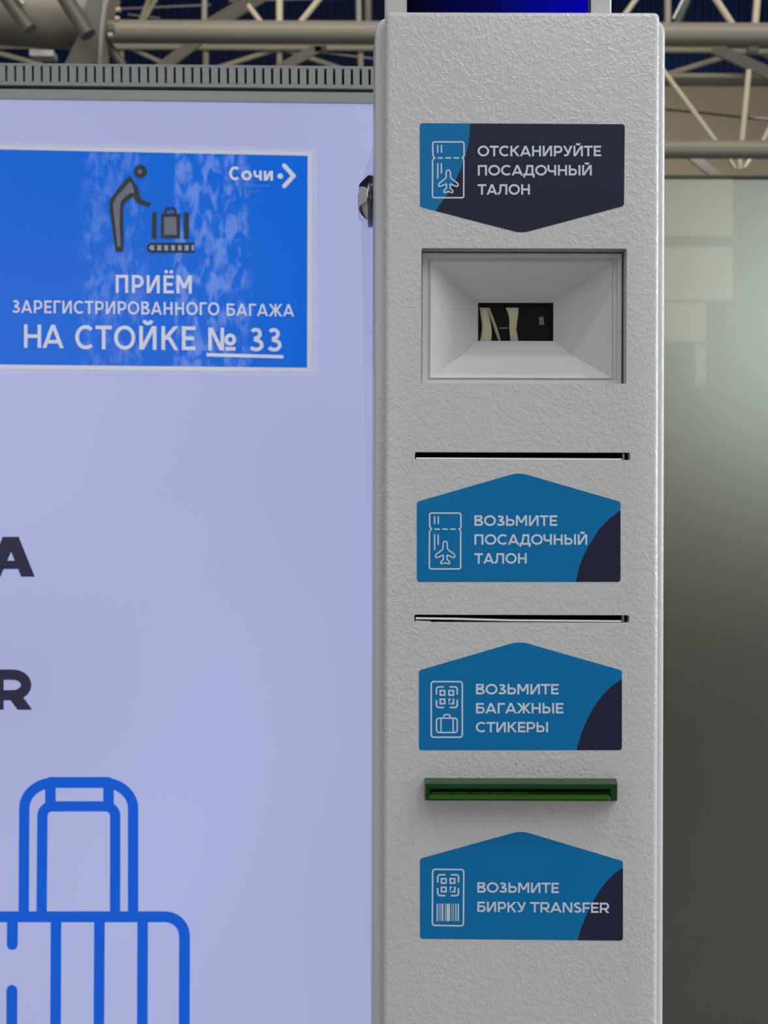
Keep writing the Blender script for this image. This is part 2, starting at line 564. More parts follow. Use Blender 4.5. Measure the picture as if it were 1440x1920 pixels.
def glyph(ch, w, xs=1.0):
    """returns width and a list of ('s', pts, closed) strokes / ('p', pts) polygons; cap height is 1"""
    Wd = WID[ch] * xs
    a = w / 2
    g = []

    def s(*pts, closed=False):
        g.append(('s', list(pts), closed))

    def p(*pts):
        g.append(('p', list(pts)))

    def di(x0, y0, x1, y1, hw=None):      # diagonal bar with ends cut level
        L = math.hypot(x1 - x0, y1 - y0)
        h = (hw or w) / 2 * L / max(abs(y1 - y0), 1e-6)
        h = min(h, w * 1.1)
        p((x0 - h, y0), (x0 + h, y0), (x1 + h, y1), (x1 - h, y1))
    v = lambda x, y0=0, y1=1: s((x, y0), (x, y1))
    if ch == 'О':
        s(*arc(Wd / 2, .5, Wd / 2 - a, .5 - a + .012, 0, 345, 23), closed=True)
    elif ch == 'о':
        s(*arc(Wd / 2, .36, Wd / 2 - a, .37 - a, 0, 345, 23), closed=True)
    elif ch in 'ТT':
        v(Wd / 2, 0, 1); s((0, 1 - a), (Wd, 1 - a))
    elif ch == 'С':
        s(*arc(Wd * .56, .5, Wd * .56 - a, .5 - a + .012, 48, 312, 20))
    elif ch == 'Э':
        s(*arc(Wd * .44, .5, Wd * .56 - a, .5 - a + .012, -130, 130, 20)); s((Wd * .3, .5), (Wd - a, .5))
    elif ch == 'К':
        v(a); di(a + w * .3, .42, Wd - w * .62, 1, w); di(Wd - w * .55, 0, w * 1.6 + .05, .56, w)
    elif ch in 'АA':
        di(a * 1.1, 0, Wd / 2, 1); di(Wd - a * 1.1, 0, Wd / 2, 1); s((Wd * .2, .27), (Wd * .8, .27))
    elif ch == 'Н':
        v(a); v(Wd - a); s((a, .5), (Wd - a, .5))
    elif ch in 'ИЙ':
        v(a); v(Wd - a); di(a * 1.35, 0, Wd - a * 1.35, 1)
        if ch == 'Й':
            s(*arc(Wd / 2, 1.28, .17, .17, 195, 345, 8))
    elif ch == 'и':
        h = .72
        v(a, 0, h); v(Wd - a, 0, h); di(a * 1.35, 0, Wd - a * 1.35, h)
    elif ch == 'N':
        v(a); v(Wd - a); di(a * 1.35, 1, Wd - a * 1.35, 0)
    elif ch in 'РR':
        v(a)
        r = .33 - a + a
        s(*([(a, 1 - a), (Wd - .33 + .0, 1 - a)] + arc(Wd - .33, .65, .33 - a, .35 - a, 90, -90, 10) + [(a, .30 + a)]))
        if ch == 'R':
            di(Wd - a * 1.0, 0, Wd * .52, .36)
    elif ch == 'У':
        di(Wd * .34, .03, Wd - a * 1.1, 1) if False else None
        p((Wd - w * 1.12, 1), (Wd, 1), (Wd * .60, .12), (Wd * .60 - w * .95, .12 + .06))
        p((0, 1), (w * 1.12, 1), (Wd * .62, .36), (Wd * .50, .20))
        s((Wd * .12, a), (Wd * .34, a), (Wd * .46, a + .03), (Wd * .54, .17))
    elif ch in 'ЕЁE':
        v(a); s((a, 1 - a), (Wd, 1 - a)); s((a, .5), (Wd - .06, .5)); s((a, a), (Wd, a))
        if ch == 'Ё':
            g.append(('d', (Wd * .27, 1.2), .1)); g.append(('d', (Wd * .77, 1.2), .1))
    elif ch == 'F':
        v(a); s((a, 1 - a), (Wd, 1 - a)); s((a, .46), (Wd - .06, .46))
    elif ch == 'П':
        v(a); v(Wd - a); s((a, 1 - a), (Wd - a, 1 - a))
    elif ch == 'Г':
        v(a); s((a, 1 - a), (Wd, 1 - a))
    elif ch == 'Д':
        s((0, a), (Wd, a)); v(a, -.2, .1); v(Wd - a, -.2, .1)
        v(Wd - w * 1.15, 0, 1); s((Wd * .32, 1 - a), (Wd - w * 1.15, 1 - a))
        s((Wd * .36, 1), (Wd * .34, .62), (Wd * .28, .30), (Wd * .18, a))
    elif ch == 'Ч':
        v(Wd - a)
        s(*([(a, 1), (a, .66)] + arc(a + .22, .66, .22, .26, 180, 270, 6)[1:] + [(Wd - a, .40)]))
    elif ch == 'ч':
        h = .72
        v(Wd - a, 0, h)
        s(*([(a, h), (a, .50)] + arc(a + .18, .48, .18, .19, 180, 270, 6)[1:] + [(Wd - a, .29)]))
    elif ch in 'ЬЫ':
        w2 = WID['Ь'] * xs * (.96 if ch == 'Ы' else 1)
        v(a)
        s(*([(a, .62 - a + .04), (w2 - .31, .66 - a)] + arc(w2 - .31, .33, .31 - a, .33 - a, 90, -90, 10) + [(a, a)]))
        if ch == 'Ы':
            v(Wd - a)
    elif ch == 'Л':
        v(Wd - a); s((Wd * .28, 1 - a), (Wd - a, 1 - a))
        s((Wd * .31, 1), (Wd * .30, .55), (Wd * .26, .25), (Wd * .17, .11), (Wd * .0, .09))
    elif ch == 'В':
        v(a)
        s(*([(a, 1 - a), (Wd - .30, 1 - a)] + arc(Wd - .31, .755, .25 - a, .235 - a, 90, -90, 4) + [(a, .52)]))
        s(*([(a, .52), (Wd - .30, .52)] + arc(Wd - .29, .27, .29 - a, .27 - a, 90, -90, 8) + [(a, a)]))
    elif ch == 'Б':
        v(a); s((a, 1 - a), (Wd * .92, 1 - a))
        s(*([(a, .62 - a + .02), (Wd - .31, .64 - a)] + arc(Wd - .31, .32, .31 - a, .32 - a, 90, -90, 10) + [(a, a)]))
    elif ch in 'З3':
        s(*(arc(Wd * .46, .75, Wd * .42 - a, .25 - a, 150, -80, 12) + [(Wd * .36, .525)]))
        s(*([(Wd * .36, .525)] + arc(Wd * .48, .275, Wd * .52 - a, .275 - a, 88, -150, 14)))
    elif ch == 'М':
        v(a); v(Wd - a); di(a * 1.4, 1, Wd / 2, .28); di(Wd - a * 1.4, 1, Wd / 2, .28)
    elif ch == 'Ж':
        v(Wd / 2)
        di(w * .62, 1, Wd / 2 - w * .2, .44); di(w * .55, 0, Wd / 2 - w * .35, .56)
        di(Wd - w * .62, 1, Wd / 2 + w * .2, .44); di(Wd - w * .55, 0, Wd / 2 + w * .35, .56)
    elif ch == 'S':
        s(*(arc(Wd * .5, .74, Wd * .46 - a, .26 - a, 38, 200, 10) + [(Wd * .5, .51)] +
            arc(Wd * .5, .265, Wd * .49 - a, .265 - a, 50, -148, 12)))
    elif ch == '№':
        x = .80 * xs
        v(a); v(x - a); di(a * 1.35, 1, x - a * 1.35, 0)
        s(*arc(x + .27, .48, .24 - a * .8, .25 - a * .8, 0, 340, 17), closed=True)
        s((x + .06, .08), (x + .50, .08))
    return Wd, g


SBL = {c: .075 for c in 'НИЙПЬЫРЕЁМКВБГRNFEи'}
SBR = {c: .075 for c in 'НИЙПЧЫЛМNчи'}
for c in 'ОСо':
    SBL[c] = .03
for c in 'ОРВБЬоR3З':
    SBR[c] = .03
for c in 'ЕЁКE':
    SBR[c] = .02


def text_line(pr, text, x0, x1, ytop, ybase, w=.185, xs=1.0, tilt=0.0):
    """lay text so that its ink spans x0..x1 (pixels), capitals from ybase up to ytop"""
    H = ybase - ytop
    n1 = max(len(text) - 1, 1)
    if len(text) > 2:
        gap = .02 if w > .17 else .06
        sb = sum(SBR.get(a, 0) + SBL.get(b, 0) for a, b in zip(text, text[1:]))
        xs = ((x1 - x0) / H - gap * n1 - sb) / sum(WID[c] for c in text)
    sbs = [SBR.get(a, 0) + SBL.get(b, 0) for a, b in zip(text, text[1:])] + [0]
    ws = [glyph(c, w, xs)[0] for c in text]
    tr = ((x1 - x0) / H - sum(ws) - sum(sbs)) / max(len(text) - 1, 1)
    x = x0
    for c, wd, sb_ in zip(text, ws, sbs):
        _, g = glyph(c, w, xs)
        for it in g:
            mp = lambda q: (x + q[0] * H, ybase + tilt * (x + q[0] * H - x0) - q[1] * H)
            if it[0] == 's':
                pr.stroke([mp(q) for q in it[1]], w * H, it[2])
            elif it[0] == 'd':
                c0 = mp(it[1]); pr.disc(c0[0], c0[1], it[2] * H)
            else:
                pr.poly([mp(q) for q in it[1]])
        x += (wd + tr + sb_) * H


# ================================================================== SETTING
floor_bm = box_bm(-14, 16, -9.2, 26.4, -0.1, 0.0)
structure(obj('floor', floor_bm, M['floor']))
structure(obj('floor_light', box_bm(-14, 16, -9.2, 1.4, 0.0, 0.004), M['floor_light']))  # unseen pale zone added to bounce light up under the hood


def corrugated(x0, x1, pitch, depth, fn):
    bm = bmesh.new()
    cols = []
    n = int((x1 - x0) / pitch)
    for i in range(n):
        for fx, fd in ((0, 0), (.42, 0), (.5, 1), (.92, 1)):
            cols.append((x0 + (i + fx) * pitch, fd * depth))
    prev = None
    for x, d in cols:
        a, b = [bm.verts.new(p) for p in fn(x, d)]
        if prev:
            bm.faces.new((prev[0], a, b, prev[1]))
        prev = (a, b)
    return bm


zc = W(1300, 150, 26.0).z            # where the navy sheet meets the beige wall
structure(obj('wall_back', box_bm(-14, 16, 26.1, 26.4, 0, zc), M['hall_wall']))
structure(obj('wall_back_upper', corrugated(-14, 16, 0.17, 0.05, lambda x, d: ((x, 26.05 + d, zc), (x, 26.05 + d, 14.2))), M['navy_roof']))
structure(obj('trim_1', box_bm(-14, 16, 25.85, 26.05, zc - 0.12, zc), M['steel_dark']))
structure(obj('ceiling', corrugated(-14, 16, 0.6, 0.05, lambda x, d: ((x, -9.2, 14.2 + d), (x, 26.4, 14.2 + d))), M['navy_roof']))
# wall behind the camera with windows mirrored in the partition, and others added unseen for light
structure(obj('wall_front', box_bm(-14, 16, -9.4, -9.2, 0, 14.2), M['hall_wall']))
M['window_sun'] = emissive('warm_daylight_window', (1.0, 0.9, 0.6, 1), 1.9)
for i, (xa, xb, za, zb, m_) in enumerate(((2.3, 3.73, 4.33, 5.6, 'window_sun'), (2.3, 3.73, 3.64, 4.2, 'window_sun'), (2.3, 3.44, 3.2, 3.6, 'window_sun'), (3.34, 3.44, 2.72, 3.15, 'window_sun'),
                                          (-6.0, -3.6, 1.6, 4.2, 'window_day'), (-3.2, -0.8, 1.6, 4.2, 'window_day'), (6.4, 8.8, 1.6, 4.2, 'window_day'), (9.2, 11.6, 1.6, 4.2, 'window_day'))):
    structure(obj('window_%d' % (i + 1), box_bm(xa, xb, -9.2, -9.16, za, zb), M[m_]))
# unseen glowing panel added behind the frosted partition to brighten its upper part
structure(obj('window_9', box_bm(2.2, 7.6, 8.0, 8.06, 1.9, 3.55), M['window_back']))

# ================================================================== KIOSK
kiosk = thing('check_in_kiosk', 'tall white metal self-service kiosk column with four blue arrow stickers and slots', 'kiosk', (0.066, 0.6, 0))
YF = 0.550
YB = 0.558
P_MM = YF / F


def X(px, py=960, Y=YF):
    return W(px, py, Y).x


def Z(py, px=980, Y=YF):
    return W(px, py, Y).z


ZT = CZ + 0.2412
# --- fascia shell: the wider body behind the cover
xl, xr = -0.00494, 0.1371


def body_mesh():
    """front shell with rounded vertical and top corners, sides flaring towards the back"""
    bm = bmesh.new()
    r = 0.0014
    Rz = 0.0062
    rows = []
    zs = [0.0, 0.4, 0.8, 1.2, 1.4, ZT - Rz] + [ZT - Rz + Rz * math.sin(math.radians(t)) for t in (18, 36, 54, 72, 90)]
    for z in zs:
        ins = 0.0
        if z > ZT - Rz:
            ins = Rz - math.sqrt(max(0, Rz * Rz - (z - ZT + Rz) ** 2))
        L, R = xl + ins, xr - ins
        fl = 0.0012
        prof = [(L - fl, 0.586)]
        for t in (0, 30, 60, 90):
            q = math.radians(t)
            prof.append((L + r - r * math.cos(q), YB + r - r * math.sin(q)))
        for t in (90, 60, 30, 0):
            q = math.radians(t)
            prof.append((R - 2 * r + 2 * r * math.cos(q), YB + 2 * r - 2 * r * math.sin(q)))
        prof.append((R + fl, 0.586))
        rows.append([bm.verts.new((x, y, z)) for x, y in prof])
    for a, b in zip(rows, rows[1:]):
        for i in range(len(a) - 1):
            bm.faces.new((a[i], a[i + 1], b[i + 1], b[i]))
        bm.faces.new((a[-1], a[0], b[0], b[-1]))
    bm.faces.new(rows[0])
    bm.faces.new(rows[-1][::-1])
    return bm


body = obj('fascia_shell', body_mesh(), M['body'], kiosk, smooth=40)


def rear_mesh():
    bm = bmesh.new()
    zs = [0.0, Z(1920), Z(1500), Z(1100), Z(900), Z(700), Z(430), CZ + 0.1905]
    # left rear edge, as seen further back the cabinet swells out towards the lock
    xe = [-0.0066, -0.0068, -0.0078, -0.0098, -0.0108, -0.0120, -0.0134, -0.0140]
    rows = []
    for z, x in zip(zs, xe):
        L0 = -0.0056
        prof = [(L0, 0.5865), (x, 0.668), (x + 0.004, 0.674), (0.142, 0.674), (0.1455, 0.668), (0.1388, 0.5865)]
        rows.append([bm.verts.new((a, b, z)) for a, b in prof])
    for a, b in zip(rows, rows[1:]):
        n = len(a)
        for i in range(n):
            bm.faces.new((a[i], a[(i + 1) % n], b[(i + 1) % n], b[i]))
    bm.faces.new(rows[0][::-1])
    bm.faces.new(rows[-1])
    return bm


obj('rear_cabinet', rear_mesh(), M['side'], kiosk, smooth=40)


# --- front cover with its real openings
def boolean(o, cutters):
    for c in cutters:
        md = o.modifiers.new('cut', 'BOOLEAN')
        md.operation = 'DIFFERENCE'
        md.solver = 'EXACT'
        md.object = c
    dg = bpy.context.evaluated_depsgraph_get()
    me = bpy.data.meshes.new_from_object(o.evaluated_get(dg))
    o.modifiers.clear()
    old = o.data
    o.data = me
    bpy.data.meshes.remove(old)
    for c in cutters:
        bpy.data.objects.remove(c, do_unlink=True)
    return me


cx0, cx1 = -0.0001, 0.1323
cover = obj('front_cover', box_bm(cx0, cx1, YF, YB + 0.0005, 0.02, ZT, 0.0028, 6), M['cover'], kiosk)
rec = (X(790, 592), X(1175, 592), Z(719), Z(465.5))
slots = [(X(778, 855), X(1181.5, 855), Z(862), Z(848)), (X(777, 1160), X(1180, 1160), Z(1167), Z(1153))]
cuts = []
for (a, b, c, d) in [rec] + slots:
    bm = bmesh.new()
    h = 0.0008
    pts = round_poly([(a, c), (b, c), (b, d), (a, d)], h, 4)
    f = [bm.verts.new((x, YF - 0.01, z)) for x, z in pts]
    e = [bm.verts.new((x, YB + 0.01, z)) for x, z in pts]
    n = len(f)
    for i in range(n):
        bm.faces.new((f[i], f[(i + 1) % n], e[(i + 1) % n], e[i]))
    bm.faces.new(f[::-1]); bm.faces.new(e)
    cuts.append(obj('cutter', bm, M['gap']))
me = boolean(cover, cuts)
finish(me, 35)

# openings go on through the shell as well
cuts = []
for k, (a, b, c, d) in enumerate([rec] + slots):
    g = 0.0
    cuts.append(obj('cutter', box_bm(a - g, b + g, YB - 0.002, 0.583 if k else 0.590, c - g, d + g), M['gap']))
me = boolean(body, cuts)
finish(me, 40)
# dark lining of each paper slot
slots_parts = []
for k, (a, b, c, d) in enumerate(slots):
    bm = bmesh.new()
    e = 0.0001
    y0, y1 = YF + 0.006, 0.583
    q = [(a + e, c + e), (b - e, c + e), (b - e, d - e), (a + e, d - e)]
    f = [bm.verts.new((x, y0, z)) for x, z in q]
    r_ = [bm.verts.new((x, y1 - 0.001, z)) for x, z in q]
    for i in range(4):
        bm.faces.new((f[i], f[(i + 1) % 4], r_[(i + 1) % 4], r_[i]))
    bm.faces.new(r_)
    s = obj('paper_slot', bm, M['gap'], kiosk, label=['narrow black ticket slot below the barcode scanner', 'narrow black slot between the second and third stickers'][k])
    slots_parts.append(s)
    # black mouth blade filling the slot just behind the cover skin
    if k == 0:
        pl = [(780.5, 857.6), (1165.5, 859.6), (1165.5, 862.4), (780.5, 861)]
    else:
        pl = [(779.5, 1157.6), (850, 1158.6), (960, 1161.8), (1165, 1163.6), (1165, 1166.2), (960, 1164.6), (850, 1162.0), (779.5, 1160.9)]
    pts = [W(x, y, YF + 0.0004) for x, y in pl]
    obj('guide_strip', extrude_poly(pts, Vector((0, 0.003, 0))), M['strip'], s)
    b0, b1 = X(1168, 900), X(1175.5, 900)
    obj('slot_end_block', box_bm(b0, b1, YF + 0.004, YF + 0.02, c + 0.0002, d - 0.0002), M['black'], s)
    obj('slot_end_post', box_bm(X(1170, 900), X(1173, 900), YF + 0.003, YF + 0.0042, c + 0.0003, d - 0.0003), M['patch'], s)
pts = [W(x, y, YF + 0.0003) for x, y in ((778.5, 1163.5), (808, 1164.5), (805, 1167.5), (779.5, 1167.5))]
obj('torn_paper_edge', extrude_poly(pts, Vector((0, 0.002, 0))), M['patch'], slots_parts[1])

# --- scanner hood
hood = obj('recess_lining', box_bm(rec[0] + .0002, rec[1] - .0002, 0.5861, 0.5864, rec[2] + .0002, rec[3] - .0002), M['gap'], kiosk)


def rect_loop(bm, x0, x1, y0, y1, Y):        # pixel rectangle placed at depth Y (y0 is the top)
    a = W(x0, (y0 + y1) / 2, Y).x
    b = W(x1, (y0 + y1) / 2, Y).x
    c = W((x0 + x1) / 2, y0, Y).z
    d = W((x0 + x1) / 2, y1, Y).z
    return [bm.verts.new(p) for p in ((a, Y, c), (b, Y, c), (b, Y, d), (a, Y, d))]


def hood_mesh():
    bm = bmesh.new()
    Y0 = 0.5572
    loops = [
        (793, 1163.5, 475, 722, Y0 + 0.010),
        (790.4, 1166, 474, 722, Y0 + 0.0006),
        (792.5, 1165.0, 475.2, 721, Y0),
        (800.5, 1157.5, 483.6, 714, Y0),
        (802.0, 1156.0, 485.6, 712.5, Y0 + 0.0016),
        (806.0, 1149.5, 489.2, 709.5, Y0 + 0.0016),
        (807.0, 1148.0, 490.6, 708.5, Y0 + 0.0006),
        (808.5, 1146.5, 493.0, 707.5, Y0 + 0.0012),
    ]
    L = [rect_loop(bm, *q) for q in loops]
    for a, b in zip(L, L[1:]):
        for i in range(4):
            bm.faces.new((a[i], a[(i + 1) % 4], b[(i + 1) % 4], b[i]))
    fr = L[-1]
    Yh = Y0 + 0.0235
    hole = rect_loop(bm, 896, 1037.7, 567.5, 639.5, Yh)
    back = rect_loop(bm, 896.5, 1037.2, 568.0, 639.2, Yh + 0.0012)
    # crease across the floor of the funnel
    c1 = bm.verts.new(W(869, 664.5, Y0 + 0.0155))
    c2 = bm.verts.new(W(1072, 665.5, Y0 + 0.0155))
    bm.faces.new((fr[0], fr[1], hole[1], hole[0]))            # top
    bm.faces.new((fr[1], fr[2], c2, hole[2], hole[1]))        # right
    bm.faces.new((fr[2], fr[3], c1, c2))                      # floor, outer slope
    bm.faces.new((c2, c1, hole[3], hole[2]))                  # floor, inner slope
    bm.faces.new((fr[3], fr[0], hole[0], hole[3], c1))        # left
    for i in range(4):
        bm.faces.new((hole[i], hole[(i + 1) % 4], back[(i + 1) % 4], back[i]))
    bmesh.ops.triangulate(bm, faces=[f for f in bm.faces if len(f.verts) == 5])
    return bm


scanner = obj('scanner_hood', hood_mesh(), M['white_plastic'], kiosk, label='white plastic funnel-shaped scanner hood set in the column')
lip = obj('recess_edge', extrude_poly([(rec[0] + .0003, YF + .0012, rec[3] - 0.0000), (rec[1] - .0003, YF + .0012, rec[3]), (rec[1] - .0003, YB - .0006, rec[3]), (rec[0] + .0003, YB - .0006, rec[3])], Vector((0, 0, -0.00025))), M['cut_metal'], kiosk, label='rough dark metal edge above the scanner hood')
Yh = 0.5572 + 0.0235
a_, b_ = W(896, 603, Yh + .001).x, W(1037.7, 603, Yh + .001).x
c_, d_ = W(967, 640, Yh + .001).z, W(967, 567, Yh + .001).z


def inside_box():
    bm = bmesh.new()
    y0, y1 = Yh + 0.0013, Yh + 0.0052
    m = 0.002
    f = [bm.verts.new(p) for p in ((a_ - m, y0, c_ - m), (b_ + m, y0, c_ - m), (b_ + m, y0, d_ + m), (a_ - m, y0, d_ + m))]
    e = [bm.verts.new((v.co.x, y1, v.co.z)) for v in f]
    for i in range(4):
        bm.faces.new((f[i], f[(i + 1) % 4], e[(i + 1) % 4], e[i]))
    bm.faces.new(e)
    return bm


gm, gnt, gp = new_mat('clear_window_glass')
gnt.nodes.remove(gp)
gt_, gg_, gx_ = gnt.nodes.new('ShaderNodeBsdfTransparent'), gnt.nodes.new('ShaderNodeBsdfGlossy'), gnt.nodes.new('ShaderNodeMixShader')
gg_.inputs['Roughness'].default_value = 0.03
gx_.inputs[0].default_value = 0.03
gnt.links.new(gt_.outputs[0], gx_.inputs[1]); gnt.links.new(gg_.outputs[0], gx_.inputs[2])
gnt.links.new(gx_.outputs[0], gnt.nodes['Material Output'].inputs[0])
M['lens_body'] = plain('scanner_inner_black', (0.003, 0.003, 0.010, 1), 0.4, spec=0.1)
M['mirror_band'] = plain('olive_bright_reflector', (0.62, 0.58, 0.42, 1), 0.35)
obj('scanner_chamber', inside_box(), M['lens_body'], scanner)


def ribbon(pts_l, pts_r, Y, Y2):
    bm = bmesh.new()
    prev = None
    n = len(pts_l)
    for i, (l, r) in enumerate(zip(pts_l, pts_r)):
        m = ((l[0] + r[0]) / 2, (l[1] + r[1]) / 2)
        row = [bm.verts.new(W(l[0], l[1], Y2)), bm.verts.new(W(m[0], m[1], Y)), bm.verts.new(W(r[0], r[1], Y2))]
        if prev:
            bm.faces.new((prev[0], row[0], row[1], prev[1]))
            bm.faces.new((prev[1], row[1], row[2], prev[2]))
        prev = row
    return bm


y_a, y_b = Yh + 0.0018, Yh + 0.0030  # truss reflections in the scanner glass, built as solid strips
obj('curved_reflector', ribbon([(899, 577), (901, 590), (904, 610), (903, 626), (900, 639)], [(913, 577), (917, 592), (921, 610), (922, 626), (921, 639)], y_a, y_b), M['mirror_band'], scanner, smooth=60)
obj('curved_reflector', ribbon([(913, 577), (918, 592), (924, 608), (929, 624), (934, 639)], [(918, 577), (924, 592), (930, 608), (935, 624), (939, 639)], y_a, y_b), M['mirror_band'], scanner, smooth=60)
obj('curved_reflector', ribbon([(948, 577), (953, 588), (955, 600), (955, 618), (957, 639)], [(972, 577), (972, 588), (970, 600), (968, 618), (972, 639)], y_a, y_b), M['mirror_band'], scanner, smooth=60)
M['sensor'] = plain('small_sensor', (0.22, 0.21, 0.16, 1), 0.3)
obj('sensor', extrude_poly([W(x, y, Yh + .0035) for x, y in ((1011, 594), (1019, 594), (1020, 609), (1011, 609))], Vector((0, 0.001, 0))), M['sensor'], scanner)
obj('sensor_bracket', extrude_poly([W(x, y, Yh + .004) for x, y in ((936, 614), (953, 613.5), (953, 616), (936, 616.5))], Vector((0, 0.001, 0))), M['sensor'], scanner)
obj('scanner_window', box_bm(a_ - .0005, b_ + .0005, Yh + .0013, Yh + .0016, c_ - .0005, d_ + .0005), gm, scanner)


# --- green ticket mouth
def bezel():
    YG = 0.5392

    def G(px, py, Y=YG):
        return W(px, py, Y)
    root = obj('green_bezel', bmesh.new(), M['green'], kiosk, label='translucent dark green plastic mouth of the baggage tag slot')
    bm = bmesh.new()
    Lps = [
        (795.8, 1155.0, 1459.0, 1500.0, YF - 0.0002),
        (797.6, 1157.6, 1469.6, 1501.6, YG + 0.0006),
        (799.0, 1156.4, 1471.2, 1500.8, YG),
        (804.5, 1145.0, 1478.6, 1500.0, YG),
        (805.5, 1143.6, 1480.0, 1491.6, YG + 0.0012),
        (807.0, 1142.0, 1480.8, 1490.0, YG + 0.0024),
    ]
    L = [rect_loop(bm, *q) for q in Lps]
    for a, b in zip(L, L[1:]):
        for i in range(4):
            bm.faces.new((a[i], a[(i + 1) % 4], b[(i + 1) % 4], b[i]))
    bm.faces.new(L[0]); bm.faces.new(L[-1])
    bmesh.ops.recalc_face_normals(bm, faces=bm.faces)
    bm.to_mesh(root.data)
    bm.free()
    # lower lip, its lit glow put into a lighter green
    bm = bmesh.new()
    A = rect_loop(bm, 806.0, 1140, 1489.4, 1490.2, YG + 0.0014)
    B = rect_loop(bm, 805.0, 1142, 1490.6, 1499.0, YG - 0.0003)
    C_ = rect_loop(bm, 805.0, 1130, 1499.0, 1500.4, YG + 0.0002)
    for i in range(4):
        bm.faces.new((A[i], A[(i + 1) % 4], B[(i + 1) % 4], B[i]))
    bm.faces.new(A); bm.faces.new(B)
    bm2 = bm
    for v in C_:
        bm.verts.remove(v)
    obj('lower_lip', bm2, M['green_lip'], root, label='brighter lime green lower lip')
    obj('slot_mouth', extrude_poly([G(x, y, YG + .0018) for x, y in ((809, 1481.6), (1141, 1482.4), (1141, 1485.0), (809, 1484.4))], Vector((0, 0.0004, 0))), M['gap'], root)
    for k in range(9):
        x = 811 + k * 36.8
        pts = [G(x, 1485.4, YG + .0018), G(x + 31, 1485.8, YG + .0018), G(x + 33, 1488.4, YG + .0010), G(x - 2, 1488.0, YG + .0010)]
        obj('tooth', extrude_poly(pts, Vector((0, 0.0005, 0))), M['green_lip'] if k < 5 else M['green'], root)  # left teeth share the painted-in lit green
    e0, e1 = X(1154.5, 1480, YG), X(1158.8, 1480, YG)
    obj('clear_end_cap', box_bm(e0, e1, YG + .001, YF - .0002, G(1150, 1500.5).z, G(1150, 1472).z, 0.0003, 2), M['green_clear'], root)
    return root


bezel()

# --- monitor housing and its dark screen, above the cover
YM = 0.5600
mx0, mx1 = X(721, 10, YM), X(1147.5, 10, YM)
housing = obj('monitor_housing', box_bm(mx0, mx1, YM, 0.578, ZT + 0.0003, ZT + 0.235, 0.0016, 4), M['body'], kiosk, smooth=40, label='pale grey frame of the small monitor on top')
sx0, sx1 = X(763, 10, YM), X(1107, 10, YM)
obj('screen', box_bm(sx0, sx1, YM - 0.0004, YM + 0.0008, ZT + 0.0004, ZT + 0.225), M['blue_screen'], housing, label='near-black screen glowing deep blue at its right')
blk = obj('screen_border', box_bm(sx1 - 0.0012, sx1 + 0.0002, YM - 0.0005, YM + 0.0008, ZT + 0.0004, ZT + 0.2255), M['black'], housing)

# --- cam lock on the left side
lock_c = Vector((0, 0.600, CZ + (960 - 378) / F * 0.600))
xs_ = [-0.0068, -0.0080, -0.0082, -0.0132, -0.0134]
rs_ = [0.0133, 0.0133, 0.0129, 0.0088, 0.0080]


def lathe_x(prof, c, seg=40):
    bm = bmesh.new()
    rows = []
    for x, r in prof:
        rows.append([bm.verts.new((x, c.y + r * math.cos(2 * math.pi * i / seg), c.z + r * math.sin(2 * math.pi * i / seg))) for i in range(seg)])
    for a, b in zip(rows, rows[1:]):
        for i in range(seg):
            bm.faces.new((a[i], a[(i + 1) % seg], b[(i + 1) % seg], b[i]))
    bm.faces.new(rows[0]); bm.faces.new(rows[-1])
    return bm


M['lock_rim'] = plain('dark_chrome_rim', (0.16, 0.16, 0.19, 1), 0.2, metal=0.9)
lock = obj('cam_lock', lathe_x([(-0.0060, 0.0128), (-0.0073, 0.0133), (-0.0088, 0.0133), (-0.0089, 0.0125)], lock_c), M['lock_rim'], kiosk, smooth=30, label='round chrome lock sticking out of the left side')
obj('lock_head', lathe_x([(-0.0088, 0.0130), (-0.0092, 0.0129), (-0.0132, 0.0092), (-0.0136, 0.0084)], lock_c), M['chrome'], lock, smooth=30)
obj('key_slot', box_bm(-0.0140, -0.0134, lock_c.y - .0006, lock_c.y + .0006, lock_c.z - .004, lock_c.z + .004), M['black'], lock)


# --- stickers
def sticker(outline, radii, base, overlay, over_mat, label):
    o2 = round_poly(outline, radii, 6)
    pts = [W(x, y, YF) for x, y in o2]
    st = obj('sticker', extrude_poly(pts, Vector((0, -0.00012, 0))), base, kiosk, label=label)
    pts = [W(x, y, YF - 0.00012) for x, y in overlay]
    obj('corner_field', extrude_poly(pts, Vector((0, -0.00004, 0))), over_mat, st)
    return st


def T_st(x, y):
    return W(x, y, YF - 0.00020)


